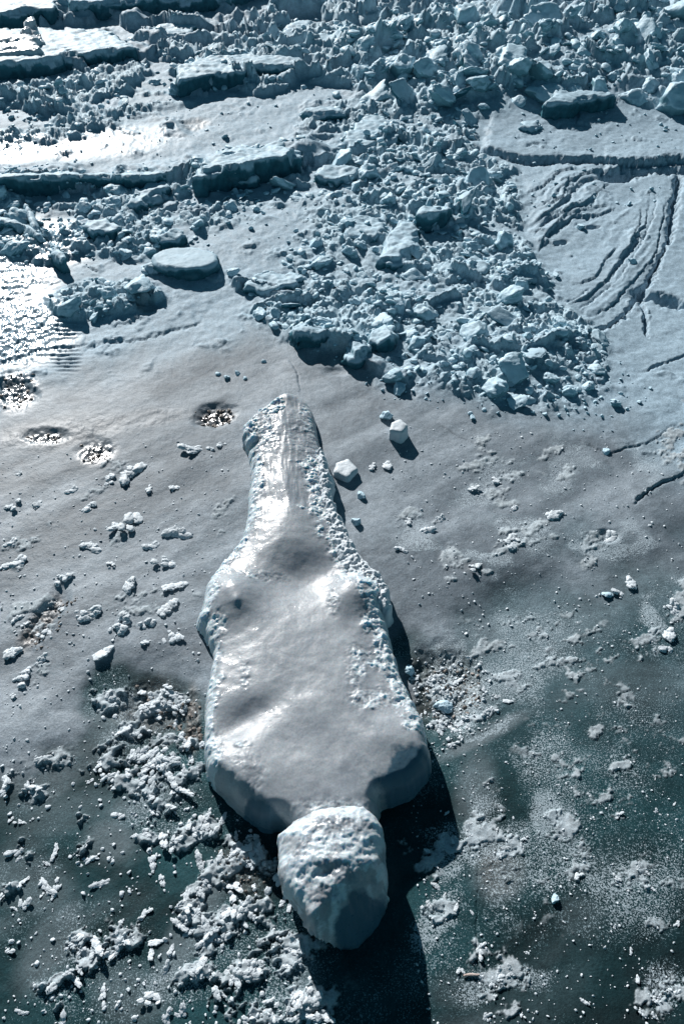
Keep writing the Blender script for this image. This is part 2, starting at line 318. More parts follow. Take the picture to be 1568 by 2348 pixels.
def terrain(x, y, full=True):
    x = np.asarray(x, float); y = np.asarray(y, float)
    u, v = pix(x, y)
    dark, snow, rub, n1, n2 = masks(u, v, x, y)
    h = undulate(x, y, u, v)*(1-.5*dark)
    far = sstep(330, -60, v)
    mound = gauss(u, v, [(1300, 150, 260, 60, 0, .10), (1000, 120, 130, 80, 0, .05), (1000, 420, 130, 90, 20, .03), (1120, 760, 170, 80, -20, .035), (1500, 90, 160, 70, 0, .08), (640, 520, 160, 60, 0, .02), (300, 640, 120, 40, 0, .015)])
    h = h+mound*np.where(v > -350, 1, 0.6)
    n4 = fbm(x, y, 45, 2, 14)
    h += rub*sstep(330, 120, v)*(.085*np.abs(fbm(x, y, 2.6, 3, 91, .4))+.05*np.abs(fbm(x, y, 5, 2, 92)))*sstep(-.2, .3, x/4+.25)
    h += rub*(.026*lumps(x, y, 7, 1)*(.6+1.2*far)+.016*lumps(x, y, 16, 2)+.008*lumps(x, y, 36, 3)+.006*fbm(x, y, 26, 4, 8, .6))
    h += snow*(1-rub)*(.0025*fbm(x, y, 22, 4, 9)+.010*np.clip(lumps(x, y, 17, 7)-.45, 0, 1)*sstep(.1, .5, n1))
    h -= .015*sstep(-90, 60, polysd(u, v, P_DARK)+40*n1)
    for (a, b, rx, ry, ang, dep) in HOLES:
        c, q = math.cos(math.radians(ang)), math.sin(math.radians(ang)); dx = u-a; dy = v-b
        r = np.sqrt(((dx*c-dy*q)/rx)**2+((dx*q+dy*c)/ry)**2)+.22*n2+.35*n1
        h -= dep*(.5 if dep < .04 else .72)*(1-sstep(.4, 1.15, r))
    nf = .25+.75*sstep(120, 260, v)
    for pts, hh, fall in RIDGES:
        d, s, t = polyline(u+30*n1+12*n2*nf, v+26*n1+12*n2*nf+1.5*n4*nf, pts)
        brk = np.clip(.75+1.6*fbm(x, y, 3.3, 3, int(pts[0][1]) % 50), 0, 1.25)
        h += hh*brk*sstep(-3, 4, -s*d)*(.35*np.exp(-d/fall)+.65*sstep(fall*1.2, fall*.2, d+10*n2))*sstep(0, .1, t)*sstep(1, .9, t)
    for pts, w, dep, lip in CRACKS:
        U = u+2.6*w**.5*(n2+.6*n4); V = v+2.2*w**.5*(n1*1.5+n4*.7)
        d, s, t = polyline(U, V, pts); ww = w*(.55+.6*np.abs(np.sin(t*7+w)))*(1-.4*t)
        if w < 4: tp = sstep(0, .18, t)*sstep(1, .8, t); h -= dep*tp*np.exp(-(d/ww)**2)*(.15+.8*np.clip(n1*1.5+.4, 0, 1))
        else: h -= dep*np.exp(-(d/ww)**2)
        if lip: h += lip*np.where(s < 0, 1, 0)*np.exp(-d/(70 if w > 4 else 38))*sstep(0, .2 if w < 4 else .06, t)*sstep(1, .8 if w < 4 else .94, t)
    fr = frostmask(x, y, u, v)
    h += (.003+.005*dark*sstep(1100, 800, u))*fr*(.6+.8*(fbm(x, y, 40, 2, 6)+.4))
    brown = blobs(u, v, BROWN); h += brown*.004*lumps(x, y, 55, 12)
    rip = blobs(u, v, [(1300, 470, 120, 85, 30, 1), (1440, 560, 70, 130, -10, .7), (1320, 290, 130, 30, 0, .5), (1400, 690, 90, 50, 30, .6)])
    ra = math.radians(40); RX = (u*math.cos(ra)-v*math.sin(ra))/1000; RY = (u*math.sin(ra)+v*math.cos(ra))/1000+.02*n1
    h += rip*.011*(ridge(RX*2.2, RY*22, 1.6, 3, 15)-.5)
    wet = blobs(u, v, WETB); h += wet*(.0050*ridge(x, y, 24, 3, 4)+.0034*fbm(x, y, 75, 2, 8))
    # combed ripples left of centre
    rp = blobs(u, v, [(155, 755, 36, 24, 0, 1), (150, 822, 42, 36, -20, 1)]); h += rp*.0035*np.sin(v*2*np.pi/9.5+1.5*n1)
    if not full: return h
    return h, dark, snow, rub, fr, brown, wet, n1, n2
def frostmask(x, y, u, v):
    w1 = fbm(x, y, 4.5, 3, 24); w2 = fbm(x, y, 4.5, 3, 25); dens = blobs(u+75*w1, v+75*w2, FROST)
    a = math.radians(24); X = x*math.cos(a)+y*math.sin(a); Y = -x*math.sin(a)+y*math.cos(a)
    n = .75*fbm(X*.7, Y*1.1, 19, 4, 21, .55)+.30*fbm(x, y, 70, 3, 22, .65)
    return sstep(.0, .22, n-.40+dens*.62)*np.clip(dens*2.5, 0, 1)

# ---------------------------------------------------------------- the ground sheet
def build_ground():
    v0 = np.linspace(2560, -190, 1250)
    _, ys = at(np.full(v0.shape, PW/2), v0)
    extra_near = np.linspace(-3, ys[0]-.01, 60)[:-1]
    extra_far = ys[-1]*np.geomspace(1.01, 40, 60)
    ys = np.concatenate([extra_near, ys, extra_far])
    s = np.linspace(-1, 1, 860); s = np.concatenate([-np.geomspace(60, 1.02, 45), s, np.geomspace(1.02, 60, 45)])
    half = np.maximum(.62, (ys*CT+CAMZ*ST)*PW/2/PF*1.12)
    X = s[None, :]*half[:, None]; Y = np.repeat(ys[:, None], len(s), 1)
    h, dark, snow, rub, fr, brown, wet, n1, n2 = terrain(X, Y)
    u, v = pix(X, Y)
    fade = sstep(9, 5.5, np.abs(X))*sstep(22, 12, Y)*sstep(-3, -1, Y)
    h = h*(.15+.85*fade)
    haze = blobs(u, v, HAZE)
    def c(*a): return np.array(a)[None, None, :]
    n3 = fbm(X*.6, Y*1.2, 7, 4, 31)
    a = math.radians(36); XX = X*math.cos(a)+Y*math.sin(a); YY = -X*math.sin(a)+Y*math.cos(a)
    sk = fbm(XX*.45+.08*n1, YY*1.7, 3.4, 5, 33, .55); milk = np.clip(.5+1.5*sk+.35*n2+blobs(u, v, [(60, 1650, 230, 90, 10, .7), (430, 1540, 120, 30, -10, .5), (990, 1430, 90, 40, 0, .5)]), 0, 1.25)
    slush = c(.165, .205, .243)+(c(.31, .368, .422)-c(.165, .205, .243))*milk[..., None]
    col = slush+(c(.375, .505, .605)*(1+.08*n3[..., None]+.10*sk[..., None])-slush)*snow[..., None]
    col = col+(c(.51, .68, .785)-col)*(rub*.95)[..., None]
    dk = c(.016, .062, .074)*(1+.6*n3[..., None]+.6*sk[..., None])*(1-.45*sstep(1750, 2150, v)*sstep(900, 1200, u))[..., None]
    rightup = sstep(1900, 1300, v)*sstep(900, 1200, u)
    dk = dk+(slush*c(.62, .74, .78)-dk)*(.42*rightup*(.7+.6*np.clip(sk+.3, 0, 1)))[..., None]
    haze = np.maximum(haze, .55*np.clip(2.2*fbm(XX*.6, YY*1.6, 2.6, 4, 36)-.25, 0, 1)*sstep(1500, 1000, u))
    dk = dk+(c(.205, .255, .285)-dk)*np.clip(haze*(1+.5*n3), 0, 1)[..., None]
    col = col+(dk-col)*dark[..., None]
    bm = np.clip(brown*(.85+.6*n2), 0, 1)
    col = col+(c(.15, .13, .12)-col)*(bm*.85)[..., None]
    col = col+(c(.46, .525, .57)-col)*np.clip(fr, 0, 1)[..., None]
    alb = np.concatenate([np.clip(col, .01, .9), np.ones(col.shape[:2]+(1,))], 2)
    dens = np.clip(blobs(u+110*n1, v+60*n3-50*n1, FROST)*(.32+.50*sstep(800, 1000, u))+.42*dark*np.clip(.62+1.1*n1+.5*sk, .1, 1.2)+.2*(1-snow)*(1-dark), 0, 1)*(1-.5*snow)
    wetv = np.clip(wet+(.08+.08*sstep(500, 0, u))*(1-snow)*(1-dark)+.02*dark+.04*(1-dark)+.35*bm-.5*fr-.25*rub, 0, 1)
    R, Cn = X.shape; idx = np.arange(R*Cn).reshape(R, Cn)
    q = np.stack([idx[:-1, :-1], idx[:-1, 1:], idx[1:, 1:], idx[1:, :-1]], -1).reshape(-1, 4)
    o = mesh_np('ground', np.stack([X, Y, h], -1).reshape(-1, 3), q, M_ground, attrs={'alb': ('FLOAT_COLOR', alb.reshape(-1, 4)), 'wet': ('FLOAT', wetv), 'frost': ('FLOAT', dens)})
    tag(o, kind='structure')
build_ground()

# ---------------------------------------------------------------- relief builder: a solid of given outline, domed or flat top, rough flanks
def relief(name, poly, hfun, step, mat, parent=None, flare=.35, base=-.03, loc=(0, 0), attrs=None, wall=0.004, rings=3, smooth=True, seed=0):
    """poly in world x,y ; hfun(x,y,d) gives the top height at distance d inside the outline"""
    P = np.asarray(poly, float)
    lo = P.min(0)-step*2; hi = P.max(0)+step*2
    gx = np.arange(lo[0], hi[0], step); gy = np.arange(lo[1], hi[1], step)
    X, Y = np.meshgrid(gx, gy); d = polysd(X, Y, P)
    ins = d > -.0
    cell = ins[:-1, :-1] & ins[1:, :-1] & ins[:-1, 1:] & ins[1:, 1:]
    vid = np.full(X.shape, -1); use = np.zeros(X.shape, bool)
    for a in (slice(None, -1), slice(1, None)):
        for b in (slice(None, -1), slice(1, None)): use[a, b] |= cell
    vid[use] = np.arange(use.sum())
    # boundary vertices pushed on to the outline
    full = np.zeros(X.shape, int)
    for a in (slice(None, -1), slice(1, None)):
        for b in (slice(None, -1), slice(1, None)): full[a, b] += cell
    gyy, gxx = np.gradient(d, step)
    bd = use & (full < 4)
    X = np.where(bd, X-gxx*d*.95, X); Y = np.where(bd, Y-gyy*d*.95, Y); dd = np.where(bd, 0, np.maximum(d, 0))
    Z = hfun(X, Y, dd)
    co = np.stack([X[use], Y[use], Z[use]], -1)
    J, I = np.nonzero(cell)
    q = np.stack([vid[J, I], vid[J, I+1], vid[J+1, I+1], vid[J+1, I]], -1)
    # skirt
    e = np.concatenate([q[:, [0, 1]], q[:, [1, 2]], q[:, [2, 3]], q[:, [3, 0]]])
    key = e[:, 0]*10**7+e[:, 1]; rkey = e[:, 1]*10**7+e[:, 0]
    be = e[~np.isin(key, rkey)]
    bv = np.unique(be); n0 = len(co); cs = [co]; prev = {int(a): int(a) for a in bv}; qs = [q]
    cen = P.mean(0)
    bx, by, bz = co[bv].T
    GXX = gxx[use][bv]; GYY = gyy[use][bv]
    for r in range(1, rings+1):
        t = r/rings; z = bz*(1-t)+base*t
        k = wall*(1.3*perlin(bx*9+seed+by*9, z*120+seed+.3*perlin(bx*30, by*30))+.35*perlin(bx*30+seed+r*1.7, by*30+r*2.3)+flare*t)*(1 if r < rings else .6)
        nco = np.stack([bx-GXX*k, by-GYY*k, z], -1); cur = {int(a): n0+i for i, a in enumerate(bv)}
        qs.append(np.array([[prev[int(b)], prev[int(a)], cur[int(a)], cur[int(b)]] for a, b in be]))
        cs.append(nco); n0 += len(nco); prev = cur
    co = np.concatenate(cs); q = np.concatenate(qs)
    at_ = {}
    for nm, fn in (attrs or {}).items(): at_[nm] = ('FLOAT', (np.arange(len(co)) >= len(Z[use])).astype(float) if fn == 'side' else fn(co[:, 0], co[:, 1], co[:, 2]))
    co = co-np.array([loc[0], loc[1], 0 if len(loc) < 3 else loc[2]])
    o = mesh_np(name, co, q, mat, parent, smooth, at_, loc=(loc[0], loc[1], 0 if len(loc) < 3 else loc[2]) if parent is None else None)
    return o
def rough_poly(pts, amp, n=6, seed=0, sm=1):
    """closed outline: corner-cut a little, then jittered"""
    P = np.asarray(pts, float)
    for _ in range(sm):
        Q = np.roll(P, -1, 0); P = np.stack([P*.8+Q*.2, P*.2+Q*.8], 1).reshape(-1, 2)
    Q = np.roll(P, -1, 0); L = []
    for a, b in zip(P, Q):
        for i in range(n): L.append(a+(b-a)*i/n)
    L = np.array(L); f = 28
    L[:, 0] += amp*fbm(L[:, 0], L[:, 1], f, 3, seed+1, .7)*1.6; L[:, 1] += amp*fbm(L[:, 0], L[:, 1], f, 3, seed+2, .7)*1.6
    return L

# ---------------------------------------------------------------- the ice sculpture
def build_sculpture():
    left = [(655, 905), (625, 918), (600, 935), (575, 958), (552, 985), (562, 1010), (572, 1050), (577, 1090), (570, 1125), (567, 1165), (562, 1200), (548, 1240), (525, 1270), (500, 1298), (476, 1330), (464, 1370),
            (462, 1398), (446, 1416), (468, 1450), (488, 1490), (480, 1550), (470, 1600), (466, 1660), (466, 1710), (470, 1760), (492, 1795), (540, 1840), (575, 1874), (612, 1893), (645, 1890)]
    right = [(700, 1950), (850, 1950), (872, 1880), (866, 1840), (905, 1833), (945, 1812), (978, 1780), (992, 1742), (982, 1700), (972, 1655), (945, 1600), (925, 1560), (905, 1500), (890, 1440), (882, 1400), (890, 1370), (882, 1332), (860, 1312),
             (826, 1290), (812, 1250), (786, 1215), (766, 1172), (754, 1130), (752, 1080), (740, 1040), (730, 1000), (722, 950), (706, 922), (682, 908)]
    px = np.array(left+right, float); wx, wy = at(px[:, 0], px[:, 1], .035)
    poly = rough_poly(np.stack([wx, wy], 1), .0022, 5, 3)
    root = empty('ice_sculpture', (0, float(wy.mean()), 0))
    tag(root, 'reclining carved ice figure with a round head, lying on the grey beach ice', 'ice sculpture')
    G = [(650, 1215, 62, 60, 0, .018), (712, 1320, 62, 38, 10, -.024), (532, 1366, 40, 34, 0, .031), (815, 1362, 42, 34, 0, .032), (546, 1392, 8, 7, 0, .004), (829, 1447, 12, 10, 0, .004),
         (655, 1000, 42, 70, 0, .012), (580, 960, 30, 16, -40, .016), (655, 912, 20, 10, 0, .012), (570, 1655, 90, 26, 28, -.017), (700, 1480, 120, 60, 0, .006), (680, 1790, 130, 60, 0, .005), (965, 1835, 62, 34, 22, -.044), (580, 1888, 56, 22, -34, -.022),
         (915, 1700, 60, 36, 10, .015), (560, 1770, 55, 42, 0, .010), (700, 1600, 90, 40, 15, .004), (500, 1600, 20, 120, 0, .003), (655, 1130, 14, 40, 20, .005), (640, 1150, 40, 14, 0, -.006)]
    def H(x, y, d):
        u, v = pix(x, y, .06)
        sh = .80+.32*sstep(1200, 1750, v)
        e = sstep(0, .012, d)*.012+np.sqrt(np.clip(1-(1-np.clip(d/(.038-.014*sstep(1550, 1700, v)), 0, 1))**2, 0, 1))*.036+sstep(0, .13, d)*.016*(1-.8*sstep(1600, 1750, v))
        z = .012+e*sh+.019*sstep(1480, 1860, v)*sstep(0, .035, d)+gauss(u, v, G)*sstep(0, .03, d)
        cr = crust(x, y, 0)
        z += .0022*fbm(x, y, 11, 3, 41)*sstep(0, .02, d)+(.0006+.008*cr)*fbm(x, y, 42, 4, 43, .6)+.0035*cr*np.abs(fbm(x, y, 80, 3, 44))
        # melt runnels down the legs
        leg = sstep(1260, 1100, v)
        z += leg*.0018*ridge(x*1.7+.15*y, y*.35, 26, 2, 6)*sstep(0, .03, d)
        return z
    RIM = [(740, 1080), (755, 1130), (775, 1200), (815, 1265), (862, 1330), (880, 1400), (895, 1480), (920, 1560), (950, 1610), (968, 1660)]
    RIML = [(560, 985), (575, 1090), (562, 1190), (520, 1275), (478, 1330), (462, 1410), (480, 1480), (474, 1600), (470, 1700), (480, 1770)]
    def crust(x, y, z):
        u, v = pix(x, y, .05)
        d1, _, _ = polyline(u, v, RIM); d2, _, _ = polyline(u, v, RIML)
        n = fbm(x, y, 22, 3, 51)
        n5 = fbm(x, y, 60, 3, 57)
        c = np.maximum(sstep(64, 22, d1+34*n+14*n5), .95*sstep(36, 12, d2+18*n+8*n5))
        c = np.maximum(c, blobs(u, v, [(815, 1330, 60, 30, 0, .8), (790, 1260, 40, 60, 20, .8), (815, 1540, 28, 60, 0, .75), (850, 1620, 60, 30, 0, .7), (600, 1330, 60, 14, 0, .5), (560, 1725, 22, 9, 0, .8), (490, 1730, 30, 46, 0, .6),
                                      (565, 1560, 14, 40, 0, .45), (600, 1000, 46, 60, 30, .6), (705, 960, 20, 50, 0, .6), (760, 1870, 100, 30, 0, .6), (700, 1000, 60, 60, 0, .35), (765, 1400, 16, 40, 0, .55), (500, 1440, 30, 34, 0, .6), (560, 1800, 60, 60, 0, .35)])*(.75+.6*n))
        return np.clip(c, 0, 1)
    def painted_shade(x, y, z):  # mask for the shade painted on both shoulder fronts
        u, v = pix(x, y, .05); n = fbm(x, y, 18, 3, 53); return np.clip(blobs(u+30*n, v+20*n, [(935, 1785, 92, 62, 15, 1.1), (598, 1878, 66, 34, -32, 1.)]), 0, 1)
    def head_shade(x, y, z):  # mask for the shade painted on the lower right of the head
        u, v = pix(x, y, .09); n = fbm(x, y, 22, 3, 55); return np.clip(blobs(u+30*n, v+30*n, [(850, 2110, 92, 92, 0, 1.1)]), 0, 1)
    b = relief('body', poly, H, .0022, M_sculpt, root, attrs={'crust': crust, 'painted_shade': painted_shade, 'gloss': lambda x, y, z: blobs(*pix(x, y, .06), [(620, 1060, 26, 70, 0, .9), (600, 1000, 30, 20, 0, .5), (640, 1150, 34, 30, 0, .8), (650, 965, 16, 20, 0, .8), (600, 1260, 22, 70, 0, .7), (550, 1325, 75, 36, 10, .9), (520, 1440, 40, 26, 0, .8), (600, 1600, 120, 40, 0, .25), (740, 1640, 60, 20, 20, .5), (895, 1690, 12, 12, 0, 1)])}, flare=-.6, wall=.006, rings=5)
    b.location = -root.location
    # head
    hp = [(652, 1893), (630, 1908), (638, 1945), (635, 1990), (645, 2030), (668, 2058), (690, 2090), (708, 2124), (752, 2138), (815, 2145), (868, 2100), (890, 2045), (893, 1990), (886, 1950), (884, 1905), (868, 1868), (845, 1846), (785, 1836), (725, 1848), (680, 1868)]
    wx, wy = at([p[0] for p in hp], [p[1] for p in hp], .085)
    poly = rough_poly(np.stack([wx, wy], 1), .002, 5, 9)
    def HH(x, y, d):
        u, v = pix(x, y, .12)
        z = .045+.068*np.sqrt(np.clip(1-(1-np.clip(d/.045, 0, 1))**2, 0, 1))+.022*sstep(0, .1, d)
        z -= .07*sstep(0, 120, (v-2028)*.75+(u-775)*.66+10*fbm(x, y, 20, 2, 64))
        z += gauss(u, v, [(700, 2000, 40, 60, 0, .006), (780, 1978, 70, 9, 0, .007), (742, 2008, 18, 10, 0, -.006), (846, 2000, 14, 11, 0, -.010), (790, 2010, 12, 26, 0, .007), (722, 2108, 16, 18, 0, .014), (680, 2060, 66, 22, -58, .026), (850, 2080, 50, 50, 0, -.012), (785, 2040, 30, 8, 0, -.003), (760, 1880, 60, 22, 0, .003)])
        z += .0045*fbm(x, y, 26, 4, 61, .6)+.003*fbm(x, y, 75, 3, 62)
        return z
    def hcr(x, y, z):
        u, v = pix(x, y, .12); n = fbm(x, y, 24, 3, 63)
        return np.clip(.58+.9*n-.45*sstep(1990, 2110, v+.3*(u-780)), 0, 1)
    h = relief('head', poly, HH, .002, M_sculpt, root, attrs={'crust': hcr, 'painted_shade': head_shade, 'gloss': lambda x, y, z: blobs(*pix(x, y, .12), [(730, 1880, 50, 26, 0, .8), (770, 2010, 12, 10, 0, .8)])}, flare=-3.0, wall=.007, rings=8)
    h.location = -root.location
    h['label'] = 'round rough white head with a worn face'
    # raised fin-like feet at the far end: a rough snow ridge
    fp = [(552, 992), (558, 970), (585, 945), (612, 922), (640, 908), (660, 902), (690, 925), (668, 948), (640, 962), (618, 985), (604, 1006), (570, 1022)]
    wx, wy = at([p[0] for p in fp], [p[1] for p in fp], .055)
    f = relief('foot_fin', rough_poly(np.stack([wx, wy], 1), .003, 4, 13), lambda x, y, d: .036+.030*np.sqrt(np.clip(d/.022, 0, 1))+.016*fbm(x, y, 20, 4, 71, .6), .002, M_sculpt, root, attrs={'crust': lambda x, y, z: np.full(x.shape, .62)+.2*fbm(x, y, 20, 2, 3)}, wall=.005)
    f.location = -root.location
    # crumbly snow crust along the right flank
    rp = [(738, 1020), (757, 1078), (762, 1135), (776, 1175), (800, 1225), (830, 1280), (868, 1308), (894, 1345), (897, 1385), (890, 1410), (862, 1395), (846, 1352), (800, 1318), (765, 1270), (745, 1220), (738, 1160), (728, 1100), (722, 1040)]
    wx, wy = at([p[0] for p in rp], [p[1] for p in rp], .05)
    f = relief('snow_crust', rough_poly(np.stack([wx, wy], 1), .005, 4, 17), lambda x, y, d: .040+.022*np.sqrt(np.clip(d/.016, 0, 1))+.009*fbm(x, y, 32, 4, 81, .65)+.004*fbm(x, y, 90, 2, 82), .0022, M_frost, root, wall=.008)
    f.location = -root.location
build_sculpture()

# ---------------------------------------------------------------- big slabs, each a thing
def slab(name, pts, h, label, cat='ice plate', group=None, tilt=(0, 0), amp=.008, mat=None, edge=.006, bumpy=.009, sm=0, base=None, layer=1):
    if len(pts) > 3 and name == 'ice_plate': h = h*(.62 if h > .06 else .8)
    amp = amp*1.5
    P = np.array(pts, float); cx, cy = P.mean(0)
    wx, wy = at(cx, cy, 0); g = float(terrain(np.array([wx]), np.array([wy]), False)[0]); g = min(g, .12)
    X, Y = at(P[:, 0], P[:, 1], g*.5+h); dist = float(np.hypot(X.mean(), Y.mean()))
    sd = int(abs(cx*7+cy*3)) % 97
    poly = rough_poly(np.stack([X, Y], 1), amp, 5, sd, sm)
    if dist > 2.2:
        o_ = P+np.array([0, 14+90*h]); FRONTS.append((o_, int(20+np.ptp(P[:, 0])*.22), .006, .014+.18*h, .2))
    mx, my = X.mean(), Y.mean(); z0 = g*.5+h
    L = h*.9
    def H(x, y, d):
        e1 = fbm(x, y, 5, 3, sd+3); e2 = fbm(x, y, 7, 3, sd+4)
        shelf = .30*sstep(.004, -.004, d-L*(.10+1.3*e1))+.28*sstep(.004, -.004, d-L*(-.1+1.5*e2))
        return z0-shelf*min(h, .09)*layer-.35*edge*(1-np.sqrt(np.clip(d/edge, 0, 1)))*2+tilt[0]*(x-mx)+tilt[1]*(y-my)+bumpy*fbm(x, y, 9, 3, sd)+bumpy*.5*fbm(x, y, 35, 3, sd+1)
    o = relief(name, poly, H, max(.004, .0019*dist), mat or M_slab, attrs={'side': 'side'}, loc=(mx, my, 0), base=-.06 if base is None else base, wall=min(.016, .1*float(np.ptp(X))), rings=8, seed=sd)
    tag(o, label, cat, group); return o
SL = 'ice_plate'
FRONTS = []
slab(SL, [(-260, -60), (250, -60), (250, -8), (150, 2), (125, 18), (60, 18), (42, 28), (-260, 34)], .15, 'long snow-topped slab at the top left corner, above the farthest shadow', tilt=(0, .0))
slab(SL, [(150, 8), (250, 2), (380, -8), (520, -12), (620, -60), (240, -60)], .17, 'thick slab at the top edge between the corner slab and the rubble', tilt=(0, 0))
slab(SL, [(-260, 152), (-260, 72), (100, 50), (262, 62), (278, 85), (322, 96), (312, 108), (240, 118), (150, 128), (105, 142), (0, 152)], .125, 'broad layered slab holding the glaring ice shard on its left end', tilt=(0, -.05))
slab(SL, [(318, 88), (322, 70), (360, 55), (420, 45), (452, 55), (440, 72), (400, 80), (345, 90)], .07, 'pale oval slab just right of the layered slab')
slab(SL, [(405, 188), (403, 150), (440, 128), (560, 120), (690, 130), (725, 148), (590, 150), (560, 163), (480, 170)], .085, 'flat slab with a dark undercut in the upper middle of the rubble')
slab(SL, [(712, 98), (735, 72), (760, 58), (790, 54), (840, 60), (862, 68), (864, 84), (850, 92), (790, 88), (740, 96)], .14, 'tall blue-faced block with a flat lit top near the top middle')
slab(SL, [(630, 102), (645, 60), (690, 40), (718, 42), (720, 60), (702, 72), (680, 84), (658, 112)], .075, 'leaning slab left of the tall blue-faced block')
slab(SL, [(440, 402), (445, 375), (470, 352), (540, 322), (640, 312), (692, 325), (690, 345), (655, 358), (600, 370), (560, 384), (515, 388), (455, 403)], .14, 'upturned sheet with the deepest black shadow under its front edge', tilt=(.02, -.12))
slab(SL, [(-260, 420), (-260, 385), (100, 380), (250, 383), (380, 391), (382, 402), (300, 410), (210, 400), (150, 405), (60, 416)], .085, 'long wet ledge below the sun-glazed pool on the left', tilt=(0, -.3))
slab(SL, [(285, 470), (305, 430), (340, 415), (386, 412), (390, 425), (362, 446), (330, 464)], .06, 'small tilted slab under the left end of the upturned sheet')
slab(SL, [(190, 518), (200, 502), (240, 499), (272, 507), (277, 520), (262, 530), (205, 530)], .10, 'squat dark-faced cube of ice among the left rubble', amp=.005)
slab('ice_disc', [(425+78*math.cos(a), 590+27*math.sin(a)) for a in np.linspace(0, 2*math.pi, 15)[:-1]], .055, 'smooth rounded disc of ice left of centre, thick shadow beneath', amp=.003, sm=2, edge=.012, bumpy=.002, layer=0)
slab(SL, [(322, 612), (335, 600), (365, 598), (372, 612), (350, 618)], .04, 'little slab tucked against the left side of the round disc')
slab(SL, [(350, 552), (372, 530), (405, 520), (428, 535), (400, 548), (375, 556)], .06, 'wedge of ice just above the round disc', tilt=(-.2, .1))
slab(SL, [(790, 342), (785, 320), (812, 288), (832, 264), (880, 265), (915, 285), (915, 318), (880, 334), (840, 340)], .06, 'flat slab high in the central rubble with a bright rim')
slab(SL, [(952, 490), (965, 470), (1000, 458), (1030, 462), (1036, 476), (1010, 486), (975, 494)], .12, 'upright block with a tall blue front in mid rubble', amp=.005)
slab(SL, [(865, 592), (880, 540), (905, 492), (942, 500), (962, 520), (952, 560), (928, 600), (890, 602)], .055, 'long clean plate leaning in front of the upright block', tilt=(.05, -.05), amp=.005)
slab(SL, [(790, 540), (785, 502), (830, 487), (885, 490), (880, 525), (860, 545)], .045, 'square plate left of the long clean plate')
slab(SL, [(850, 702), (860, 668), (900, 662), (950, 668), (962, 690), (935, 706)], .045, 'wide flat plate in the heart of the near rubble')
slab(SL, [(553, 655), (575, 630), (610, 616), (640, 622), (690, 618), (698, 635), (680, 652), (640, 660), (600, 668)], .04, 'low plate at the left tip of the rubble, right of the round disc')
slab(SL, [(672, 764), (670, 745), (700, 738), (740, 742), (756, 755), (745, 766), (700, 768)], .042, 'narrow slab with a dark blue front at the near left rim of the rubble')
slab(SL, [(788, 802), (795, 768), (840, 772), (850, 790), (832, 814), (802, 814)], .05, 'pale flat block on the near rim of the rubble', amp=.004)
slab(SL, [(838, 772), (850, 748), (885, 742), (908, 762), (900, 776), (868, 782)], .075, 'striped block leaning on the near rim of the rubble', tilt=(.3, 0), amp=.004)
slab(SL, [(1140, -90), (1460, -90), (1410, -10), (1385, 0), (1250, -12), (1180, 2)], .22, 'huge dark block face at the top right edge')
slab(SL, [(1055, 125), (1075, 108), (1092, 112), (1118, 150), (1100, 158), (1070, 150)], .13, 'peaked boulder standing up in the upper right rubble', tilt=(-.5, .3), amp=.006)
slab(SL, [(1340, 155), (1352, 132), (1372, 152), (1390, 168), (1360, 172)], .13, 'sharp dark fin of ice in the upper right rubble', tilt=(.3, .2), amp=.004)
slab(SL, [(1225, 140), (1250, 128), (1310, 135), (1330, 152), (1290, 160), (1235, 158)], .10, 'shaded block left of the sharp dark fin')
slab(SL, [(1430, 90), (1470, 60), (1560, 30), (1640, 28), (1640, 52), (1560, 52), (1500, 72), (1450, 105)], .15, 'curled slab rising at the upper right edge', tilt=(.1, .1))
slab(SL, [(1250, 232), (1268, 205), (1330, 203), (1400, 206), (1420, 216), (1340, 222), (1300, 236)], .055, 'low plate on the far rim of the smooth right-hand sheet')
slab(SL, [(1190, 292), (1200, 272), (1235, 276), (1240, 288), (1222, 296)], .04, 'small block lying on the raised right-hand sheet', amp=.004)
slab(SL, [(690, 255), (700, 243), (760, 240), (790, 246), (796, 256), (730, 262)], .05, 'thin plate with a blue front in the upper middle')
slab(SL, [(520, 405), (560, 392), (600, 395), (590, 405), (545, 412)], .075, 'thin broken layer jutting from the upturned sheet')
slab(SL, [(720, 402), (735, 375), (790, 365), (830, 385), (820, 402), (770, 410)], .05, 'plate beside the right end of the upturned sheet')
slab(SL, [(1030, 618), (1045, 590), (1095, 580), (1130, 600), (1110, 622), (1060, 628)], .045, 'broad snow-dusted plate right of the near rubble centre')
slab(SL, [(1130, 640), (1140, 605), (1190, 580), (1215, 600), (1240, 640), (1190, 648)], .04, 'plate leaning against the left edge of the cracked sheet')
slab(SL, [(50, 462), (62, 458), (84, 500), (110, 560), (98, 562), (66, 508)], .07, 'long pale spike of ice pointing at the dark splinter', amp=.002)
slab(SL, [(-40, 500), (-40, 488), (60, 505), (100, 540), (92, 548), (50, 520)], .05, 'thin pale plate under the left end of the wet ledge', amp=.003)
# two loose pieces beside the sculpture
slab('ice_tile', [(763, 1083), (772, 1060), (798, 1050), (822, 1077), (796, 1096)], .019, 'five-sided flat tile of clean ice beside the legs of the sculpture', 'ice tile', amp=.0016, sm=0, edge=.004, bumpy=.002, base=-.01, layer=0, mat=M_frost)
slab('ice_cube', [(892, 984), (899, 968), (918, 960), (936, 975), (922, 992)], .045, 'small cube of ice casting a long shadow right of the sculpture', 'ice cube', amp=.0016, sm=0, edge=.004, bumpy=.003, layer=0, mat=M_frost)
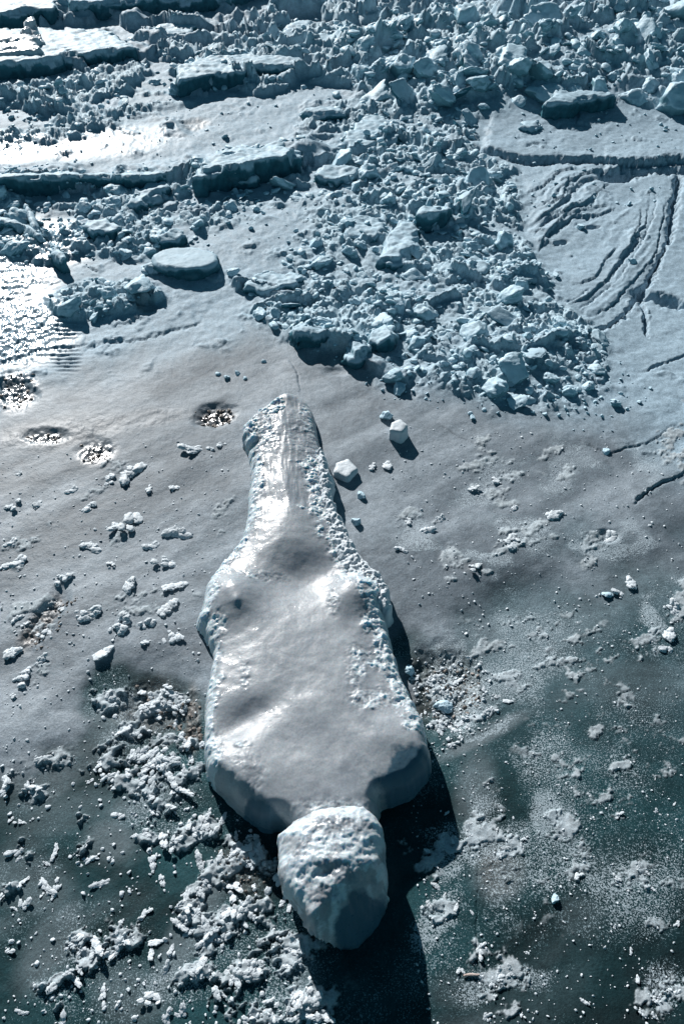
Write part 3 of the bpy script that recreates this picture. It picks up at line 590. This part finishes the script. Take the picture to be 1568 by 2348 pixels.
# glaring shard
slab('ice_shard', [(-40, 112), (-40, 78), (40, 70), (70, 46), (82, 48), (100, 85), (98, 112)], .125, 'glassy shard glaring white in the sun at the left edge', 'ice shard', tilt=(.06, .08), amp=.004, mat=M_shard, bumpy=.012)
slab(SL, [(115, 580), (125, 548), (135, 560), (150, 592), (140, 600)], .09, 'dark upright splinter at the edge of the glare', tilt=(.2, .1), amp=.003)

# ---------------------------------------------------------------- broken blocks
def chunk_mesh(name, mat, seed, flat=1.0, jag=.5, sub=4, n=9, smooth=True, cuts=7):
    import bmesh
    r = random.Random(seed); bm = bmesh.new()
    bmesh.ops.create_icosphere(bm, subdivisions=sub, radius=1)
    planes = []
    for i in range(cuts):
        v = Vector((r.gauss(0, 1), r.gauss(0, 1), r.gauss(0, 1)*1.2)).normalized(); planes.append((v, r.uniform(.45, .85)))
    off = Vector((r.random()*50, r.random()*50, r.random()*50))
    for v in bm.verts:
        p = v.co.copy()
        for (nn, dd) in planes:
            k = p.dot(nn)
            if k > dd: p -= nn*(k-dd)*.93
        q = p*1.9+off
        p *= 1+.28*jag*mnoise.noise(q)+.16*jag*mnoise.noise(q*2.6)+.08*jag*mnoise.noise(q*6)+.05*jag*mnoise.noise(q*13)
        p.z *= flat; v.co = p
    me = D.meshes.new(name); bm.to_mesh(me); bm.free()
    for p in me.polygons: p.use_smooth = smooth
    me.materials.append(mat); return me
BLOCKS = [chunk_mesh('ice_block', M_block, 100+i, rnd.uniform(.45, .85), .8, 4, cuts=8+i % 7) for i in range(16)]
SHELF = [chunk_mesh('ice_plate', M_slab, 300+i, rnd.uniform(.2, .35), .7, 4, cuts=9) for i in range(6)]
def clump_mesh(seed, mat, k, spread, flat):
    import bmesh
    r = random.Random(seed); bm = bmesh.new()
    for j in range(k):
        b2 = bmesh.new(); bmesh.ops.create_icosphere(b2, subdivisions=3, radius=1)
        s = r.uniform(.12, .5); c = Vector((r.gauss(0, spread*1.2), r.gauss(0, spread*.6), r.uniform(0, .12))); off = Vector((r.random()*40,)*3)+Vector((j*3, 0, 0))
        st = Vector((r.uniform(.85, 1.35), r.uniform(.7, 1.1), r.uniform(.45, .8)*flat)); rot = Matrix.Rotation(r.uniform(-.9, .9), 3, 'Z')
        for v in b2.verts:
            p = v.co*(1+.45*mnoise.noise(v.co*1.6+off)+.28*mnoise.noise(v.co*4+off)+.12*mnoise.noise(v.co*9+off))
            v.co = rot @ Vector((p.x*st.x, p.y*st.y, p.z*st.z))*s+c
        me = D.meshes.new('tmp'); b2.to_mesh(me); b2.free(); bm.from_mesh(me); D.meshes.remove(me)
    me = D.meshes.new('frost_clump'); bm.to_mesh(me); bm.free()
    for p in me.polygons: p.use_smooth = True
    me.materials.append(mat); return me
CLUMPS = [clump_mesh(500+i, M_frost, rnd.randint(6, 13), .55, 1) for i in range(10)]
def put(name, me, px, py, size, label, cat, group, sink=.35, rz=None, tiltmax=.5, sc=None):
    x, y = at(px, py); x = float(x); y = float(y)
    g = float(terrain(np.array([x]), np.array([y]), False)[0])
    if g > .02:                                   # on raised ground the point sits a little nearer
        x2, y2 = at(px, py, g*.7); x = float(x2); y = float(y2); g = float(terrain(np.array([x]), np.array([y]), False)[0])
    o = D.objects.new(name, me); COL.objects.link(o)
    f = sc or (rnd.uniform(.8, 1.3), rnd.uniform(.7, 1.1), rnd.uniform(.7, 1.15))
    o.scale = (size*f[0], size*f[1], size*f[2]); o.location = (x, y, g+size*f[2]*(.55-sink))
    o.rotation_euler = (rnd.uniform(-tiltmax, tiltmax), rnd.uniform(-tiltmax, tiltmax), rnd.uniform(0, 6.28) if rz is None else rz)
    tag(o, label, cat, group); return o
GB = 'broken ice blocks heaped in the rubble'; LB = 'broken snowy ice block among the heaped rubble'
# scattered by region: polygon, count, min size, max size (metres)
def scatter(poly, n, s0, s1, me_list, label, cat, group, name='ice_block', sep=1.5, sink=.5, tiltmax=.8, pw=2.2):
    P = np.array(poly, float); lo, hi = P.min(0), P.max(0); placed = []; tries = 0
    while len(placed) < n and tries < n*60:
        tries += 1
        # even over the ground in perspective: accept less often far away
        px, py = rnd.uniform(max(lo[0], -60), min(hi[0], 1630)), rnd.uniform(max(lo[1], -20), hi[1])
        if polysd(np.array([px]), np.array([py]), P)[0] < 4: continue
        s = s0+(s1-s0)*rnd.random()**pw; x, y = at(px, py)
        if any(math.hypot(x-a, y-b) < sep*.5*(s+c) for a, b, c in placed): continue
        placed.append((x, y, s)); put(name, rnd.choice(me_list), px, py, s, label, cat, group, sink, tiltmax=tiltmax)
P_NEAR = [(1180, 480), (1190, 560), (1255, 640), (1300, 725), (1385, 790), (1370, 880), (1310, 950), (1180, 930), (1060, 900), (880, 870), (830, 820), (650, 775), (570, 720), (700, 680), (640, 600), (720, 540), (690, 470)]
P_MID = [(700, 470), (760, 410), (770, 340), (830, 250), (1090, 240), (1085, 350), (1170, 400), (1180, 480)]
P_FARR = [(880, 60), (1568, 70), (1620, 230), (1330, 225), (1180, 240), (1090, 250), (900, 240), (760, 150)]
scatter(P_NEAR, 90, .014, .062, BLOCKS+SHELF, LB, 'ice block', GB)
scatter(P_MID, 44, .02, .075, BLOCKS+SHELF, LB, 'ice block', GB)
scatter(P_FARR, 60, .04, .15, BLOCKS, LB, 'ice block', GB)
scatter(P_RUB2, 42, .025, .09, BLOCKS+SHELF, LB, 'ice block', GB)
scatter(P_RUB3, 34, .02, .07, BLOCKS+SHELF[:3], LB, 'ice block', GB)
# blocks one can single out
ONE = [(255, 690, .050, 'snowy block in the row of dark blocks above the combed ripples, its middle one'), (160, 705, .055, 'leftmost dark block above the combed ripples'), (325, 668, .050, 'dark-fronted block standing over the brown hole'), (218, 733, .024, 'small round block in front of the dark row, beside the ripples'),
       (535, 632, .028, 'lone round lump right of the round disc'), (517, 315, .022, 'dark pebble of ice on the smooth snow above the upturned sheet'), (1448, 605, .018, 'single lump sitting on the cracked right-hand sheet'), (1085, 770, .045, 'round boulder near the lower rim of the rubble'),
       (955, 800, .036, 'rounded block on the near rim of the rubble, above the striped gravelly patch'), (1185, 930, .032, 'smooth ball of ice at the very foot of the rubble'), (915, 897, .030, 'flattened block lying just in front of the rubble foot'), (885, 960, .020, 'twin lump touching the small ice cube'), (1408, 930, .022, 'lump at the foot of the snow bank on the right'),
       (1390, 1037, .013, 'lone white pellet on the smooth grey ice at the right'), (1083, 960, .012, 'small pellet on grey ice below the rubble foot'), (827, 1138, .016, 'knobbly white lump under the five-sided tile'), (815, 1198, .016, 'white crumb at the tip of the leg shadow'), (940, 1527, .016, 'pale pebble of ice beside the right shadow of the waist'),
       (1020, 1610, .018, 'bright oval lump in the dark hollow right of the figure'), (1273, 2058, .010, 'lone oval bead of ice on the dark ice at lower right'), (1395, 1357, .012, 'white bead of ice on the dark ice at right, below the hollow with debris'), (1330, 525, .02, 'thin dark flake lying on the cracked right-hand sheet'),
       (1272, 640, .018, 'small flake at the left foot of the cracked sheet'), (605, 830, .010, 'small dark crumb on smooth snow above the feet'), (575, 295, .0, '')]
for px, py, s, lb in ONE:
    if s: put('ice_block', rnd.choice(BLOCKS), px, py, s*1.1, lb, 'ice block', None, .3)
# three dark crumbs above the pothole
for px, py, s in ((500, 858, .012), (520, 866, .014), (545, 856, .011), (562, 868, .008)):
    put('ice_crumb', rnd.choice(BLOCKS), px, py, s, 'dark crumb of ice in the short row above the gravel pothole', 'ice crumb', 'crumbs above the pothole')

# ---------------------------------------------------------------- frost clumps on the grey ice, each a thing
FC = [(45, 1085, 9), (170, 1120, 20), (205, 1160, 26), (30, 1160, 20), (85, 1155, 18), (400, 1118, 15), (340, 1127, 14), (450, 1030, 22), (505, 1022, 12), (300, 1085, 34), (255, 1095, 22), (310, 1195, 34), (265, 1205, 18), (408, 1225, 32), (355, 1250, 20),
      (210, 1255, 24), (258, 1290, 13), (385, 1292, 26), (150, 1325, 20), (300, 1345, 30), (45, 1285, 26), (30, 1240, 18), (400, 1345, 24), (345, 1432, 18), (400, 1462, 22), (238, 1500, 22), (200, 1415, 30), (55, 1552, 26), (30, 1600, 12), (40, 1420, 14), (60, 1430, 10),
      (385, 1395, 26), (280, 1440, 26), (140, 1395, 16), (110, 1450, 16), (30, 1500, 22), (90, 1520, 18), (330, 1475, 12), (485, 1030, 10), (890, 1070, 18), (850, 1075, 12), (980, 1215, 18), (1010, 1190, 12), (1270, 1185, 22), (1170, 1250, 30),
      (1135, 1100, 16), (1080, 1120, 14), (1090, 1300, 24), (1400, 1225, 30), (1450, 1330, 24), (1420, 1350, 16), (1175, 1235, 14), (920, 1260, 16), (935, 1195, 14), (1545, 1390, 24), (1540, 1450, 30), (1530, 1480, 22), (1180, 1165, 12)]
for px, py, w in FC:
    w *= rnd.uniform(.9, 1.3)
    s = w/PF*1.75/max(.6, 1)*(1.0+(1500-py)/2600)
    put('frost_clump', rnd.choice(CLUMPS), px, py, s*.85, 'ragged white clump of frost frozen to the smooth grey ice', 'frost clump', 'white frost clumps on the grey ice', .42, rz=rnd.gauss(.5, .5), tiltmax=.3, sc=(rnd.uniform(.8, 1.15), rnd.uniform(.9, 1.3), rnd.uniform(.5, .8)))
# lumps in the dark foreground: individually placed
def fore(poly, n, s0, s1, group, label):
    P = np.array(poly, float); lo, hi = P.min(0), P.max(0); k = 0; tr = 0
    while k < n and tr < n*80:
        tr += 1; px, py = rnd.uniform(lo[0], hi[0]), rnd.uniform(lo[1], hi[1])
        if polysd(np.array([px]), np.array([py]), P)[0] < 0: continue
        x, y = at(px, py); u = np.array([px]); v = np.array([py])
        if frostmask(np.array([float(x)]), np.array([float(y)]), u, v)[0] < .35 and rnd.random() < .9: continue
        k += 1; put('snow_lump', rnd.choice(CLUMPS), px, py, rnd.uniform(s0, s1), label, 'snow lump', group, .42, tiltmax=.3, sc=(1.2, .9, .45))
fore([(250, 1550), (450, 1580), (470, 1700), (450, 1760), (300, 1740), (230, 1660)], 46, .008, .016, 'snow lumps in the hollow left of the waist', 'rounded snow lump in the dark hollow left of the waist')
fore([(0, 1730), (460, 1760), (620, 1900), (720, 2160), (745, 2348), (0, 2348)], 165, .005, .016, 'snow lumps on the dark ice at lower left', 'ragged snow lump on the dark ice left of the head')
fore([(935, 1500), (1100, 1500), (1170, 1600), (1100, 1720), (990, 1720)], 40, .004, .011, 'snow lumps in the hollow right of the waist', 'small snow lump in the dark hollow right of the waist')
fore([(950, 1850), (1330, 1770), (1568, 1700), (1568, 2348), (960, 2348)], 60, .003, .009, 'snow lumps on the dark ice at lower right', 'small snow lump on the dark ice right of the head')

# ---------------------------------------------------------------- what nobody could count
def stuff(name, regions, mat, label, cat, seed, base_me):
    r = random.Random(seed); V = []; F = []; vn = 0
    bm_co = []; 
    for me in base_me:
        c = np.empty(len(me.vertices)*3); me.vertices.foreach_get('co', c)
        f = np.array([p.vertices[:] for p in me.polygons]); bm_co.append((c.reshape(-1, 3), f))
    for poly, n, s0, s1, sink in regions:
        P = np.array(poly, float); lo, hi = P.min(0), P.max(0)
        px = np.array([r.uniform(lo[0], hi[0]) for _ in range(n*3)]); py = np.array([r.uniform(lo[1], hi[1]) for _ in range(n*3)])
        k = np.nonzero(polysd(px, py, P) > 0)[0][:n]; x, y = at(px[k], py[k]); g = terrain(x, y, False)
        for a, b, z in zip(x, y, g):
            s = s0+(s1-s0)*r.random()**2.5; c, f = bm_co[r.randrange(len(bm_co))]
            R = np.array(Matrix.Rotation(r.uniform(0, 6.28), 3, 'Z') @ Matrix.Rotation(r.uniform(-.8, .8), 3, 'X'))
            V.append((c*s*np.array([r.uniform(.7, 1.4), r.uniform(.7, 1.2), r.uniform(.6, 1.1)])) @ R.T+np.array([a, b, z+s*(.45-sink)])); F.append(f+vn); vn += len(c)
    o = mesh_np(name, np.concatenate(V), np.concatenate(F), mat); tag(o, label, cat, kind='stuff'); return o
LOW = [chunk_mesh('crumb', M_block, 900+i, rnd.uniform(.5, .9), .9, 2, cuts=6) for i in range(8)]
stuff('ice_rubble', FRONTS+[(P_NEAR, 800, .004, .022, .3), (P_MID, 450, .006, .026, .3), (P_FARR, 600, .010, .045, .3), (P_RUB2, 420, .009, .034, .3), (P_RUB3, 320, .008, .026, .3), (P_RUB4, 60, .006, .02, .2),
                     ([(0, 200), (1568, 220), (1568, 480), (0, 640)], 420, .004, .016, .1), ([(560, 720), (1400, 780), (1500, 900), (1400, 1000), (900, 930)], 260, .003, .010, .1)], M_block,
      'loose crumbled snow and ice bits filling the rubble', 'ice rubble', 4, LOW)
stuff('frost_crumbs', [([(0, 1040), (540, 1000), (450, 1560), (0, 1650)], 500, .0015, .0045, .2), ([(860, 980), (1568, 1000), (1568, 1500), (950, 1440)], 520, .0015, .0045, .2), ([(930, 1480), (1568, 1400), (1568, 2348), (960, 2348)], 1000, .001, .0032, .2),
                       ([(0, 1700), (460, 1560), (620, 1900), (745, 2348), (0, 2348)], 700, .0015, .006, .2), ([(930, 1500), (1110, 1500), (1150, 1650), (990, 1730)], 300, .0015, .006, .1)], M_frost,
      'fine white frost crumbs sprinkled over the ice', 'frost crumbs', 5, LOW)
stuff('pothole_gravel', [([(445, 945), (470, 935), (530, 932), (545, 955), (520, 975), (460, 975)], 45, .003, .009, .42), ([(180, 1020), (250, 1020), (255, 1060), (190, 1060)], 25, .003, .008, .42), ([(60, 985), (150, 990), (150, 1015), (60, 1010)], 20, .003, .008, .42),
                         ([(60, 1490), (150, 1350), (180, 1370), (110, 1490)], 45, .002, .007, .42), ([(-10, 860), (80, 850), (75, 930), (-10, 940)], 35, .003, .010, .42), ([(300, 1560), (455, 1600), (470, 1720), (420, 1720)], 80, .002, .006, .42), ([(960, 1520), (1100, 1520), (1110, 1620), (980, 1640)], 80, .002, .006, .42), ([(500, 1930), (625, 1960), (610, 2050), (500, 2040)], 50, .0015, .004, .35)],
      M_pebble, 'wet brown gravel showing in the melt holes', 'gravel', 6, LOW)
# reddish driftwood chip near the bottom
def twig():
    x, y = at(1082, 2232); g = float(terrain(np.array([float(x)]), np.array([float(y)]), False)[0])
    import bmesh
    bm = bmesh.new(); r = random.Random(3); rings = []
    for i in range(7):
        t = i/6; rad = .0022*(.7+.5*math.sin(t*3.1)); ring = [bm.verts.new(((t-.5)*.03, rad*math.cos(a)+.001*math.sin(t*5), rad*math.sin(a)*.8)) for a in [k*math.pi/4 for k in range(8)]]; rings.append(ring)
    for a, b in zip(rings, rings[1:]):
        for k in range(8): bm.faces.new((a[k], a[(k+1) % 8], b[(k+1) % 8], b[k]))
    bm.faces.new(rings[0][::-1]); bm.faces.new(rings[-1])
    me = D.meshes.new('wood_chip'); bm.to_mesh(me); bm.free(); me.materials.append(M_twig)
    o = D.objects.new('wood_chip', me); COL.objects.link(o); o.location = (float(x), float(y), g+.003); o.rotation_euler = (0, 0, .1)
    tag(o, 'tiny reddish chip of wood on the dark ice near the bottom edge', 'wood chip')
twig()
S.render.resolution_x = 683; S.render.resolution_y = 1024
